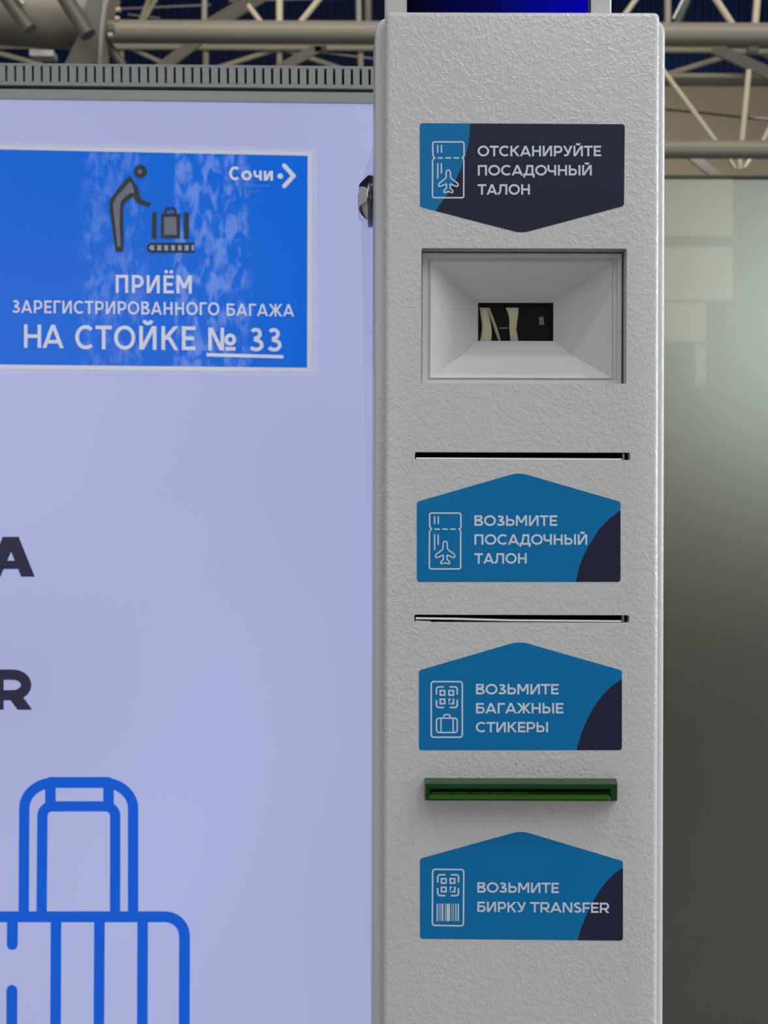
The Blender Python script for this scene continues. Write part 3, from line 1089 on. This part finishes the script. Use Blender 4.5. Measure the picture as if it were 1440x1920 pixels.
def ticket_icon(pr, dx, dy):
    w = 2.7

    def q(x, y):
        return (800 + x / 13.71 + dx, 250 + y / 13.71 + dy)
    out = []
    out += [q(205, 630), q(185, 612), q(160, 560), q(155, 270)] + [q(*p) for p in arc(205, 270, 50, 50, 180, 270, 5)]
    out += [q(*p) for p in arc(908, 270, 50, 50, 270, 360, 5)] + [q(962, 560), q(940, 612), q(915, 630)]
    out += [q(940, 650), q(955, 700), q(952, 1600)] + [q(*p) for p in arc(905, 1605, 50, 50, 0, 90, 5)]
    out += [q(*p) for p in arc(200, 1605, 50, 50, 90, 180, 5)] + [q(153, 700), q(180, 650)]
    pr.stroke(out, w, True)
    for a, b in ((285, 420), (482, 625), (685, 830)):
        pr.stroke([q(a, 632), q(b, 632)], w)
    for x, a, b in ((285, 300, 505), (380, 300, 500), (285, 765, 1165), (378, 765, 1035)):
        pr.stroke([q(x, a), q(x, b)], 2.5)
    half = [(557, 942), (520, 958), (502, 1010), (500, 1130), (478, 1165), (320, 1285), (306, 1330), (330, 1366), (365, 1358),
            (500, 1300), (512, 1315), (508, 1412), (448, 1468), (442, 1512), (462, 1524), (557, 1498)]
    pl = [q(*p) for p in half] + [q(2 * 557 - x, y) for x, y in half[-2:0:-1]]
    pr.stroke(pl, 2.4, True)


def qr_pict(pr, x0, x1, y0, y1):
    w = 3.0
    L = 14.3
    r = 4.5

    def br(cx, cy, sx, sy):
        pts = [(cx, cy + sy * L)] + [(cx + sx * (r - r * math.cos(math.radians(t))), cy + sy * (r - r * math.sin(math.radians(t)))) for t in (0, 22, 45, 67, 90)] + [(cx + sx * L, cy)]
        pr.stroke(pts, w)
    br(x0, y0, 1, 1); br(x1, y0, -1, 1); br(x0, y1, 1, -1); br(x1, y1, -1, -1)
    mx, my = (x0 + x1) / 2, (y0 + y1) / 2
    for sx, sy in ((-1, -1), (1, -1), (-1, 1)):
        cx, cy, h = mx + sx * 8.2, my + sy * 8.1, 4.2
        pr.stroke([(cx - h, cy - h), (cx + h, cy - h), (cx + h, cy + h), (cx - h, cy + h)], w, True)
    cx, cy, h = mx + 8.3, my + 8.1, 4.2
    pr.stroke([(cx + h - 1.4, cy - h), (cx + h, cy - h), (cx + h, cy + h), (cx - 1.5, cy + h)], w)
    pr.stroke([(cx - h, cy + 1.5), (cx - h, cy - h), (cx - .6, cy - h)], 2.4)
    pr.stroke([(cx - h, cy + h - 1.2), (cx - h, cy + h + 1.2)], 2.4)


def rrect(x0, x1, y0, y1, r, seg=5):
    return round_poly([(x0, y0), (x1, y0), (x1, y1), (x0, y1)], r, seg)


# sticker 1: points down to the scanner
st = sticker([(787, 231), (1171.5, 233), (1170, 386), (978, 437.5), (787.5, 388)], [6, 6, 6, 60, 6], M['blue'],
             [(881.5, 231.6)] + [(880.5, 250), (877.5, 274), (873, 294), (865.6, 312.7), (854.7, 336.8), (840.8, 362), (830.6, 375.5), (818.5, 392.5)][0:]
             + [(818.5, 395.8)] + round_poly([(818.5, 395.8), (978, 437.3), (1169.7, 386), (1171.3, 233.2), (881.5, 231.6)], [0, 60, 6, 6, 0], 6)[1:-1],
             M['navy'], 'navy sticker pointing down with light blue left corner and scan wording')
pr = Print(T_st); text_line(pr, 'ОТСКАНИРУЙТЕ', 895.5, 1127, 273.3, 293.0); pr.build('lettering', M['print'], st)
pr = Print(T_st); text_line(pr, 'ПОСАДОЧНЫЙ', 896, 1109.5, 309.4, 329.0); pr.build('lettering', M['print'], st)
pr = Print(T_st); text_line(pr, 'ТАЛОН', 895.5, 993.5, 345.4, 365.0); pr.build('lettering', M['print'], st)
pr = Print(T_st); ticket_icon(pr, 0, 0); pr.build('ticket_pictogram', M['print'], st)


def up_sticker(l, r, sy, ax, ay, by, arcp, label, dr=0):
    out = [(l, by), (l, sy), (ax, ay), (r, sy + dr), (r, by + dr * .8)]
    fld = arcp + round_poly([(arcp[-1][0], by + dr * .7), (r - .1, by + dr * .8), (r - .1, sy + 14)], [0, 6, 0], 6)[1:-1]
    return sticker(out, [6, 6, 60, 6, 6], M['blue'], fld, M['navy'], label)


st = up_sticker(781.5, 1163.5, 941, 973, 885.5, 1091, [(1163.4, 956.5), (1142, 973), (1122.7, 993.3), (1104.6, 1022), (1093, 1044), (1086.6, 1062), (1079.6, 1090.9)],
                'blue sticker pointing up to the upper slot with boarding pass wording')
pr = Print(T_st); text_line(pr, 'ВОЗЬМИТЕ', 889.5, 1045, 966.3, 986); pr.build('lettering', M['print'], st)
pr = Print(T_st); text_line(pr, 'ПОСАДОЧНЫЙ', 889.5, 1101, 1001.8, 1021.4); pr.build('lettering', M['print'], st)
pr = Print(T_st); text_line(pr, 'ТАЛОН', 889.5, 987.5, 1037.2, 1056.8); pr.build('lettering', M['print'], st)
pr = Print(T_st); ticket_icon(pr, -5.9, 696); pr.build('ticket_pictogram', M['print'], st)

st = up_sticker(785.5, 1166, 1257, 974, 1202, 1406.5, [(1165.9, 1273.0), (1150, 1284), (1133.5, 1299), (1119, 1317), (1108, 1335), (1097, 1358), (1090, 1375), (1081, 1406.4)],
                'blue sticker pointing up to the lower slot with suitcase pictogram')
pr = Print(T_st); text_line(pr, 'ВОЗЬМИТЕ', 892.5, 1047.5, 1282.4, 1302); pr.build('lettering', M['print'], st)
pr = Print(T_st); text_line(pr, 'БАГАЖНЫЕ', 892.5, 1056.5, 1318, 1337.6); pr.build('lettering', M['print'], st)
pr = Print(T_st); text_line(pr, 'СТИКЕРЫ', 892.0, 1027.5, 1353.6, 1373); pr.build('lettering', M['print'], st)
pr = Print(T_st)
pr.stroke(rrect(808.5, 866.8, 1278, 1382.3, 5.5), 2.9, True)
qr_pict(pr, 818.4, 857.3, 1287.9, 1326.5)
pr.stroke(rrect(818.4, 857.3, 1346.6, 1373.4, 5.5), 2.7, True)
pr.stroke([(826.8, 1347), (826.8, 1373)], 2.6); pr.stroke([(849.7, 1347), (849.7, 1373)], 2.6)
pr.stroke([(831.4, 1346), (832.6, 1341.4), (835, 1339.8), (841, 1339.8), (843.4, 1341.4), (844.8, 1346)], 2.6)
pr.build('suitcase_pictogram', M['print'], st)

st = up_sticker(787.5, 1168, 1610, 977, 1557.5, 1760, [(1167.9, 1627), (1152, 1638), (1137, 1653), (1125, 1668), (1115, 1685.5), (1104, 1706), (1095.6, 1725), (1089, 1742), (1083, 1763.0)],
                'blue sticker at the bottom of the column with barcode pictogram', dr=4.5)
pr = Print(T_st); text_line(pr, 'ВОЗЬМИТЕ', 895, 1048, 1654.2, 1673.6, tilt=.006); pr.build('lettering', M['print'], st)
pr = Print(T_st)
text_line(pr, 'БИРКУ', 895, 986.5, 1690.4, 1709.8, tilt=.008)
text_line(pr, 'TRANSFER', 994, 1142, 1691.2, 1710.6, tilt=.008)
pr.build('lettering', M['print'], st)
pr = Print(T_st)
pr.stroke(round_poly([(811.2, 1629.8), (869.6, 1630.6), (868.8, 1736), (810.6, 1735)], 5.5, 5), 2.9, True)
qr_pict(pr, 820.7, 859.7, 1640.2, 1679.3)
for a, b in ((348, 382), (408, 420), (443, 462), (487, 535), (577, 598), (622, 722), (758, 776), (808, 828), (866, 900), (930, 968)):
    x0, x1 = 795 + a / 14.767, 795 + b / 14.767
    pr.poly([(x0, 1694.3), (x1, 1694.3), (x1, 1727), (x0, 1727)])
pr.build('barcode_pictogram', M['print'], st)
# a small chip in the paint above the green mouth
obj('paint_chip', extrude_poly([W(967.5 + 1.4 * math.cos(t), 1432.5 + 1.6 * math.sin(t), YF - .00002) for t in [i * 1.05 for i in range(6)]], Vector((0, -0.00004, 0))), M['black'], kiosk)

# ================================================================== BIG DISPLAY
disp = thing('information_display', 'large upright lit display showing a blue suitcase outline, behind the column on the left', 'display', (D(145, 960).x, D(145, 960).y + 0.05, 0))
nD = Vector((DK, -1, 0)).normalized()
DL, DR = -560, 850


def dquad(px0, px1, pyl0, pyr0, pyl1, pyr1, off, th):
    """slab on the display plane; heights are given at x=0 and x=698 of the photo"""
    def yy(a, b, x):
        return a + (b - a) * x / 698.0
    pts = [D(px0, yy(pyl0, pyr0, px0), off), D(px1, yy(pyl0, pyr0, px1), off), D(px1, yy(pyl1, pyr1, px1), off), D(px0, yy(pyl1, pyr1, px0), off)]
    return extrude_poly(pts, -nD * th)


bot_z = 0.18


def slab_to(px0, px1, top_l, top_r, zbot, off, th):
    a = D(px0, top_l + (top_r - top_l) * px0 / 698, off)
    b = D(px1, top_l + (top_r - top_l) * px1 / 698, off)
    return extrude_poly([a, b, Vector((b.x, b.y, zbot)), Vector((a.x, a.y, zbot))], -nD * th)


obj('casing', slab_to(DL - 8, DR + 8, 167, 174.6, 0.0, -0.004, 0.06), M['bezel_grey'], disp, label='grey metal casing')
panel = obj('lit_panel', slab_to(DL + 20, DR - 20, 184.5, 193, bot_z, 0.0, 0.006), M['screen'], disp, label='glowing lilac white screen')
# raised bezel strip above the screen
obj('bezel', dquad(DL, DR, 166.5, 173.5, 184.5, 193.2, 0.003, 0.010), M['bezel_grey'], disp)
obj('bezel', slab_to(DR - 24, DR, 184.5, 193, bot_z, 0.003, 0.010), M['bezel_grey'], disp)
obj('bezel', slab_to(DL, DL + 24, 184.5, 193, bot_z, 0.003, 0.010), M['bezel_grey'], disp)
# ventilation strip on top: two rails, a dark back and one bar between each pair of slots
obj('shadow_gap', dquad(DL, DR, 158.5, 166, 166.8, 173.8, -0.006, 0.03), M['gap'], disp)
grille = obj('vent_grille', dquad(DL, DR, 118, 124.5, 122.5, 129.5, 0.004, 0.05), M['vent_grey'], disp, label='grey ventilation strip with many short upright slots')
obj('lower_rail', dquad(DL, DR, 152.5, 159.5, 159, 166.5, 0.004, 0.012), M['vent_grey'], grille)
obj('dark_back', dquad(DL, DR, 121, 128, 156, 163, -0.006, 0.03), M['gap'], grille)
barme = None
for i in range(-33, 50):
    x = 11.6 + 16.62 * i
    f = x / 698.0
    top = 122.3 + 7.0 * f
    if barme is None:
        bm = bmesh.new()
        c0 = D(8.3, 137.0, 0.004)
        hw = 6.05 / F * DS
        hh = 15.6 / F * DS
        b2 = box_bm(-hw, hw, 0, 0.009, -hh, hh)
        me = bpy.data.meshes.new('bar')
        b2.to_mesh(me); b2.free(); bm.free()
        me.materials.append(M['vent_grey'])
        barme = me
    o = bpy.data.objects.new('bar', barme)
    COL.objects.link(o)
    o.parent = grille
    o.location = D(x + 8.31, top + 15.2, 0.004)
    o.rotation_euler = (0, -0.010, math.atan(DK))


# screen graphics
def T_disp(x, y):
    return D(x, y, 0.0006)


pr = Print(T_disp, nD)
# letter A as convex pieces (extra heavy)
pr.poly([(-25, 1081.5), (0.5, 1081.5), (25, 1025), (5, 1006.5)])
pr.poly([(5, 1006.5), (35, 1006.5), (28.3, 1024), (20, 1033), (12, 1030)])
pr.poly([(35, 1006.5), (65.3, 1081.5), (39.7, 1081.5), (19.5, 1031.5), (22, 1016)])
pr.poly([(4, 1051.3), (36, 1051.3), (38, 1067), (2, 1067)])
pr.build('letter', M['letter_dark'], panel, label='very heavy dark letter A cut by the left edge')
pr = Print(T_disp, nD)
pr.stroke([(-4, 1255.3), (-4, 1331)], 22)
pr.stroke([(-10, 1265), (24, 1265)] + [(24 + 25 * math.sin(math.radians(t)), 1284.3 - 19.3 * math.cos(math.radians(t))) for t in range(15, 180, 15)] + [(24, 1303.6), (-10, 1303.6)], 19.5)
pr.poly([(12, 1303), (37, 1298), (60.6, 1331), (33, 1331)])
pr.build('letter', M['letter_dark'], panel, label='very heavy dark letter R cut by the left edge')

pr = Print(T_disp, nD)
w = 19.5
# handle, outer and inner tube
outer = [(44.5, 1712), (45.5, 1515)] + [(45.5 + 58 - 58 * math.cos(math.radians(t)), 1515 - 48 * math.sin(math.radians(t))) for t in range(10, 91, 10)] + [(191.5, 1467)] + [(191.5 + 58 * math.sin(math.radians(t)), 1515 - 48 * math.cos(math.radians(t))) for t in range(10, 91, 10)] + [(249.5, 1712)]
pr.stroke(outer, w)
inner = [(78, 1712), (79.5, 1530)] + [(79.5 + 18 - 18 * math.cos(math.radians(t)), 1530 - 18 * math.sin(math.radians(t))) for t in range(15, 91, 15)] + [(198, 1512)] + [(198 + 18 * math.sin(math.radians(t)), 1530 - 18 * math.cos(math.radians(t))) for t in range(15, 91, 15)] + [(215.8, 1712)]
pr.stroke(inner, w)
pr.poly([(84, 1462), (93, 1456.8), (205, 1456.8), (214, 1462), (213, 1477.5), (85, 1477.5)])
pr.poly([(84.5, 1470), (104.5, 1470), (104.5, 1515), (84.5, 1515)])
pr.poly([(193.5, 1470), (213.5, 1470), (213.5, 1515), (193.5, 1515)])
# body of the case, running on below the picture
r = 36
body_l = [(-36, 2190), (-56, 2170), (-56, 1755)] + [(-56 + r - r * math.cos(math.radians(t)), 1755 - r * math.sin(math.radians(t))) for t in range(15, 91, 15)] + [(310, 1719)] + [(310 + r * math.sin(math.radians(t)), 1755 - r * math.cos(math.radians(t))) for t in range(15, 91, 15)] + [(345, 2170), (325, 2190)]
pr.stroke(body_l, 20.5, True)
for a, b in ((105, 103), (186.5, 184), (267.5, 266)):
    pr.stroke([(a, 1720), (b, 2190)], 20)
pr.stroke([(23.5, 1720), (23, 1771)], 20.5, caps=True)
pr.stroke([(22.3, 1857), (21.5, 2060)], 20.5, caps=True)
pr.build('suitcase_outline', M['letter_blue'], panel, label='bright blue line drawing of a suitcase')

# ================================================================== LAMINATED SIGN
sign = thing('paper_sign', 'blue laminated paper sign with white wording taped on the lit display', 'sign', D(287, 490, 0.001))


def SG(x, y, off=0.0024):
    return D(x, y, off)


def tiltq(x, yl, yr):
    return yl + (yr - yl) * x / 577.0


def wavy(x0, x1, yl, yr, n, amp, ph):
    return [(x0 + (x1 - x0) * i / n, tiltq(x0 + (x1 - x0) * i / n, yl, yr) + amp * math.sin(i * 1.7 + ph) * math.sin(i * .6)) for i in range(n + 1)]


lam_top = wavy(-18, 594, 266.5, 277.5, 24, 1.2, 0)
lam_bot = wavy(594, -18, 697.5, 706, 24, 1.4, 1)
bm = bmesh.new()
bm.faces.new([bm.verts.new(SG(x, y, 0.0011)) for x, y in lam_top + lam_bot])
obj('laminate', bm, M['laminate'], sign, label='clear laminate margin with wavy edges')
paper = [(-11, 273.2), (584.5, 284.6), (584, 697), (-11, 691.5)]
hole = [(-3, 280), (577, 292), (575.8, 689.5), (-3, 683.5)]
bm = bmesh.new()
vo = [bm.verts.new(SG(x, y, 0.0015)) for x, y in paper]
vi = [bm.verts.new(SG(x, y, 0.0015)) for x, y in hole]
for i in range(4):
    bm.faces.new((vo[i], vo[(i + 1) % 4], vi[(i + 1) % 4], vi[i]))
obj('paper_border', bm, M['paper'], sign, label='pale white paper border')
field = [(-3, 280), (577, 292), (575.8, 689.5), (-3, 683.5)]
bm = bmesh.new()
bm.faces.new([bm.verts.new(SG(x, y, 0.0015)) for x, y in field])
obj('blue_field', bm, M['sign_blue'], sign, label='blue printed field with whitish smears')
TS = lambda x, y: SG(x, y, 0.0020)
SW = .155
pr = Print(TS, nD); text_line(pr, 'ПРИЁМ', 217, 359.5, 515.3, 549.0, SW + .01, .80, .010); pr.build('lettering', M['sign_print'], sign)
pr = Print(TS, nD)
text_line(pr, 'ЗАРЕГИСТРИРОВАННОГО', 22.5, 411.5, 562.6, 586.6, SW, .78, .012)
text_line(pr, 'БАГАЖА', 425, 551.5, 569.0, 592.0, SW, .78, .012)
pr.build('lettering', M['sign_print'], sign)
pr = Print(TS, nD)
text_line(pr, 'НА', 45, 119.5, 608.3, 652.0, SW, .92, .010)
text_line(pr, 'СТОЙКЕ', 141, 366.5, 610.0, 654.4, SW, .80, .010)
text_line(pr, '№', 390.5, 441, 614.0, 657.0, SW, .86, .010)
text_line(pr, '33', 467, 528, 614.5, 658.8, SW, .88, .010)
pr.stroke([(387, 665.2), (531.5, 669)], 6.4)
pr.build('lettering', M['sign_print'], sign)
pr = Print(TS, nD)
text_line(pr, 'С', 429.5, 449.5, 312.2, 337.8, .2, .86, .0)
text_line(pr, 'о', 452.3, 472.6, 312.6, 338.2, .2, 1.0, .0)
text_line(pr, 'ч', 475.3, 490.8, 312.8, 338.2, .2, 1.0, .0)
text_line(pr, 'и', 494.6, 513.6, 313.2, 338.6, .2, 1.0, .0)
pr.disc(525.5, 330.3, 5.3)
pr.stroke([(533, 310.5), (550.4, 330), (533, 348.8)], 8.2, caps=True)
pr.disc(550.4, 330, 4.1)
pr.build('logo', M['sign_print'], sign)
pr = Print(TS, nD)
text_line(pr, 'МЕЖДУНАРОДНЫЙ', 436.5, 506.5, 346.2, 350.4, .18, .8, .004)
text_line(pr, 'АЭРОПОРТ', 452, 490, 357.6, 361.6, .18, .8, .004)
pr.build('fine_print', M['sign_faint'], sign)


def PQ(x, y):
    return (180 + x / 6.545, 290 + y / 6.545)


pr = Print(TS, nD)
pr.disc(263.3, 321.6, 12.6, 28)
for poly in (
    [(415, 255), (470, 330), (515, 400), (500, 470), (460, 512), (345, 600), (250, 600), (165, 580), (175, 545), (260, 430), (340, 330)],
    [(165, 575), (345, 598), (335, 700), (335, 900), (200, 900), (165, 660)],
    [(200, 898), (335, 898), (338, 1190), (242, 1190)],
    [(440, 430), (522, 420), (545, 530), (565, 555), (520, 600), (490, 580), (470, 540), (460, 505)],
    [(505, 560), (560, 548), (687, 600), (648, 642), (500, 592)],
    [(690, 705), (745, 705), (745, 1030), (685, 1030)],
    [(800, 722), (1035, 722), (1030, 1027), (797, 1025)],
    [(1080, 708), (1142, 708), (1138, 1035), (1078, 1035)],
):
    pr.poly([PQ(*p) for p in poly])
pr.stroke([PQ(*p) for p in [(850, 725), (850, 690), (870, 660), (950, 655), (975, 690), (975, 725)]], 5)
belt = arc(680, 1142, 58, 62, 90, 270, 10)
pr.poly([PQ(*p) for p in belt + [(1210, 1080), (1210, 1203)]])
pr.build('traveller_pictogram', M['picto_dark'], sign, label='dark worn pictogram of a bending figure and a suitcase on a belt')
TS2 = lambda x, y: SG(x, y, 0.0023)
pr = Print(TS2, nD)
for poly in (
    [(418, 330), (455, 390), (470, 470), (420, 470), (350, 520), (300, 580), (215, 590), (250, 520), (330, 430)],
    [(212, 588), (302, 578), (292, 700), (290, 900), (240, 900), (215, 700)],
    [(240, 898), (290, 898), (305, 1130), (262, 1130)],
):
    pr.poly([PQ(*p) for p in poly])
pr.build('worn_toner', M['picto_grey'], sign)
pr = Print(TS2, nD)
pr.poly([PQ(*p) for p in [(835, 765), (985, 765), (992, 985), (835, 985)]])
pr.build('worn_toner', M['picto_grey'], sign)
pr = Print(TS2, nD)
pr.disc(262.5, 321.6, 4.2)
pr.build('worn_toner', M['picto_grey'], sign)
pr = Print(TS2, nD)
pr.poly([PQ(*p) for p in [(650, 1142), (668, 1112), (715, 1112), (715, 1172), (668, 1172)]])
for x0, x1 in ((752, 802), (838, 884), (922, 968), (1006, 1052), (1088, 1136), (1172, 1205)):
    pr.poly([PQ(*p) for p in [(x0, 1110), (x1, 1110), (x1, 1176), (x0, 1176)]])
pr.build('belt_gaps', M['picto_light'], sign)

# ================================================================== GLASS PARTITION
YGL = 1.55
gx0, gx1 = W(960, 330, YGL).x, W(2300, 330, YGL).x
gt = W(1340, 329.5, YGL).z
part = thing('glass_partition', 'smoky green frosted glass screen standing to the right of the column', 'partition', ((gx0 + gx1) / 2, YGL + .005, 0))
obj('glass_pane', box_bm(gx0, gx1, YGL, YGL + 0.01, 0.06, gt - 0.003), M['frosted'], part)
obj('top_rail', box_bm(gx0, gx1, YGL - .001, YGL + 0.011, gt - 0.003, gt + 0.0005), M['dark_frame'], part)
obj('base_rail', box_bm(gx0, gx1, YGL - .02, YGL + 0.03, 0.0, 0.06), M['dark_frame'], part)


# ================================================================== ROOF STEELWORK
def tube(root, name, Y, p0, p1, wpx, mat, Y2=None, seg=14, label=None):
    a, b = W(p0[0], p0[1], Y), W(p1[0], p1[1], Y2 or Y)
    o = obj(name, cyl_between(a, b, wpx / 2 / F * Y, seg), mat, root, smooth=50, label=label)
    return o


def flat_bar(root, name, Y, p0, p1, wpx, mat, th=0.06):
    a, b = Vector(p0), Vector(p1)
    d = (b - a).normalized()
    n = Vector((-d.y, d.x)) * wpx / 2
    pts = [W(*(q), Y) for q in ((a + n).to_tuple(), (b + n).to_tuple(), (b - n).to_tuple(), (a - n).to_tuple())]
    return obj(name, extrude_poly(pts, Vector((0, th, 0))), mat, root)


YN, YFAR = 12.0, 19.0
near = thing('pipe_truss', 'thick beige pipe girder with big node at its left under the navy roof', 'girder', W(720, 60, YN))
tube(near, 'chord', YN, (205, 59), (2000, 67.5), 41, M['steel'], seg=32)
tube(near, 'chord', YN, (-700, 272), (2000, 283), 34, M['steel'], seg=32)
# webs of the near girder
for p0, p1, w_, m_ in (
    ((1240, 128), (1344, 268), 9.5, 'steel_light'),
    ((1404, 132), (1391, 266), 10.5, 'steel_light'),
    ((1500, 130), (1428, 270), 10, 'steel_light'),
    ((1213, -30), (1160, 44), 10, 'steel_light'),
    ((1252, -30), (1252, 46), 13, 'steel'),
    ((1330, -20), (1376, 50), 12, 'steel_light'),
    ((1422, -30), (1416, 48), 13, 'steel_light'),
    ((384, -30), (383, 42), 11, 'steel'),
    ((465, 10), (494, 48), 10, 'steel_light'),
    ((607, -12), (560, 46), 11, 'steel_light'),
    ((672, -30), (673, 42), 11, 'steel'),
):
    tube(near, 'web_brace', YN + .05, p0, p1, w_, M[m_])
tube(near, 'web_brace', YN + .02, (524, -30), (524, 46), 13, M['steel_light'])
tube(near, 'web_brace', YN + .3, (1305, -40), (1268, 46), 15, M['steel_dark'])
tube(near, 'web_brace', YN + .1, (1297, -34), (1262, 36), 6, M['steel_zinc'])
tube(near, 'web_brace', YN + .4, (690, -30), (690, 44), 15, M['steel_dark'])
# node at the left
tube(near, 'node_drum', YN + .2, (-260, 12), (178, 36), 112, M['steel'], seg=40)
obj('gusset_plate', extrude_poly([W(x, y, YN - .15) for x, y in ((150, 60), (168, -20), (206, -20), (196, 20), (188, 118), (120, 122))], Vector((0, 0.1, 0))), M['steel_dark'], near)
obj('gusset_plate', extrude_poly([W(x, y, YN - .2) for x, y in ((196, -20), (214, -20), (200, 10), (193, 60), (190, 120), (183, 120), (187, 50))], Vector((0, 0.3, 0))), M['steel'], near)
tube(near, 'strut', YN - .5, (-20, -50), (57, 56), 28, M['steel_dark'], seg=20)
tube(near, 'strut', YN - .5, (96, -46), (166, 66), 30, M['steel_dark'], seg=20)
tube(near, 'strut', YN - .6, (22, -30), (44, 8), 7, M['steel_zinc'])  # chrome highlight at the dark strut, built as a thin zinc tube
tube(near, 'strut', YN + .1, (192, 70), (232, 124), 17, M['steel_dark'])
tube(near, 'end_stub', YN - .05, (196, 56), (218, 57), 26, M['steel_dark'])
for q in ((207, 66), (222, 18), (410 - 190, 35)):
    tube(near, 'bolt', YN - .1, (q[0] - 4, q[1]), (q[0] + 4, q[1]), 9, M['steel_light'])
obj('light_fixture', extrude_poly([W(x, y, YN - .3) for x, y in ((55, 92), (100, 94), (100, 105), (55, 104))], Vector((0, 0.15, 0))), M['lamp_glass'], near)
tube(near, 'strut', YN, (68, 108), (88, 116), 7, M['gap'])

far = thing('roof_lattice', 'thin cream lattice of roof tubes seen beyond the thick pipe girder', 'lattice', W(720, 90, YFAR))
for p0, p1, w_, m_, nm in (
    ((-300, 84), (1340, 93.5), 11, 'steel_light', 'chord'),
    ((1340, 95.5), (1800, 99), 11, 'steel_light', 'chord'),
    ((1100, 141), (1900, 145), 10, 'steel_light', 'chord'),
    ((386, 84), (386, 170), 11, 'steel_light', 'brace'),
    ((524, 88), (524, 170), 11, 'steel_light', 'brace'),
    ((676, 90), (677, 170), 11, 'steel_light', 'brace'),
    ((228, 80), (229, 170), 9, 'steel_light', 'brace'),
    ((232, 84), (340, 134), 8, 'steel_light', 'brace'),
    ((518, 92), (380, 136), 9, 'steel_light', 'brace'),
    ((532, 92), (650, 132), 9, 'steel_light', 'brace'),
    ((-30, 92), (80, 122), 9, 'steel_light', 'brace'),
    ((1385, 98), (1230, 146), 10, 'steel_light', 'brace'),
    ((1425, 98), (1520, 140), 9, 'steel_zinc', 'brace'),
    ((290, -30), (262, 44), 9, 'steel_light', 'brace'),
    ((300, -16), (268, 40), 9, 'steel_light', 'brace'),
    ((215, 17), (395, 9), 4, 'steel_zinc', 'rod'),
    ((430, 2), (720, -6), 3.5, 'steel_zinc', 'rod'),
    ((600, 98), (720, 112), 3, 'steel_zinc', 'rod'),
    ((240, 27), (300, 34), 3.5, 'steel_zinc', 'rod'),
):
    tube(far, nm, YFAR if nm == 'chord' else YFAR + .15, p0, p1, w_, M[m_], label=None)
flat_bar(far, 'flat_brace', YFAR - .5, (388, 50), (492, -12), 26, M['steel'])
flat_bar(far, 'flat_brace', YFAR - .5, (372, 74), (296, 130), 20, M['steel'])
flat_bar(far, 'flat_brace', YFAR - .5, (600, 86), (520, 130), 17, M['steel'])
flat_bar(far, 'flat_brace', YFAR - .5, (590, 92), (612, 90), 10, M['steel_dark'])
flat_bar(far, 'flat_brace', YFAR - .5, (1338, 88), (1452, 140), 21, M['steel'])
tube(far, 'node_joint', YFAR - .4, (1402, 94), (1420, 94), 18, M['steel'])
# lower parts beyond the second pipe
low = thing('wall_braces', 'small cream struts and grey beam low on the beige wall above the glass', 'brace', W(1388, 310, 22.0))
tube(low, 'strut', 20.2, (1362, 292), (1378, 316), 7, M['steel'])
tube(low, 'strut', 20.2, (1388, 292), (1388, 318), 7, M['steel'])
tube(low, 'strut', 20.2, (1412, 292), (1396, 316), 7, M['steel'])
flat_bar(low, 'beam', 20.5, (1290, 286), (1350, 334), 16, M['steel_dark'])
wire = thing('hanging_cable', 'thin dark cable sagging across the beige wall at upper right', 'cable', W(1340, 215, 21.0))
pts = [(1150, 196), (1253, 206), (1320, 212), (1400, 221), (1500, 228)]
for p0, p1 in zip(pts, pts[1:]):
    tube(wire, 'cable_run', 19.6, p0, p1, 4.0, M['cable'])
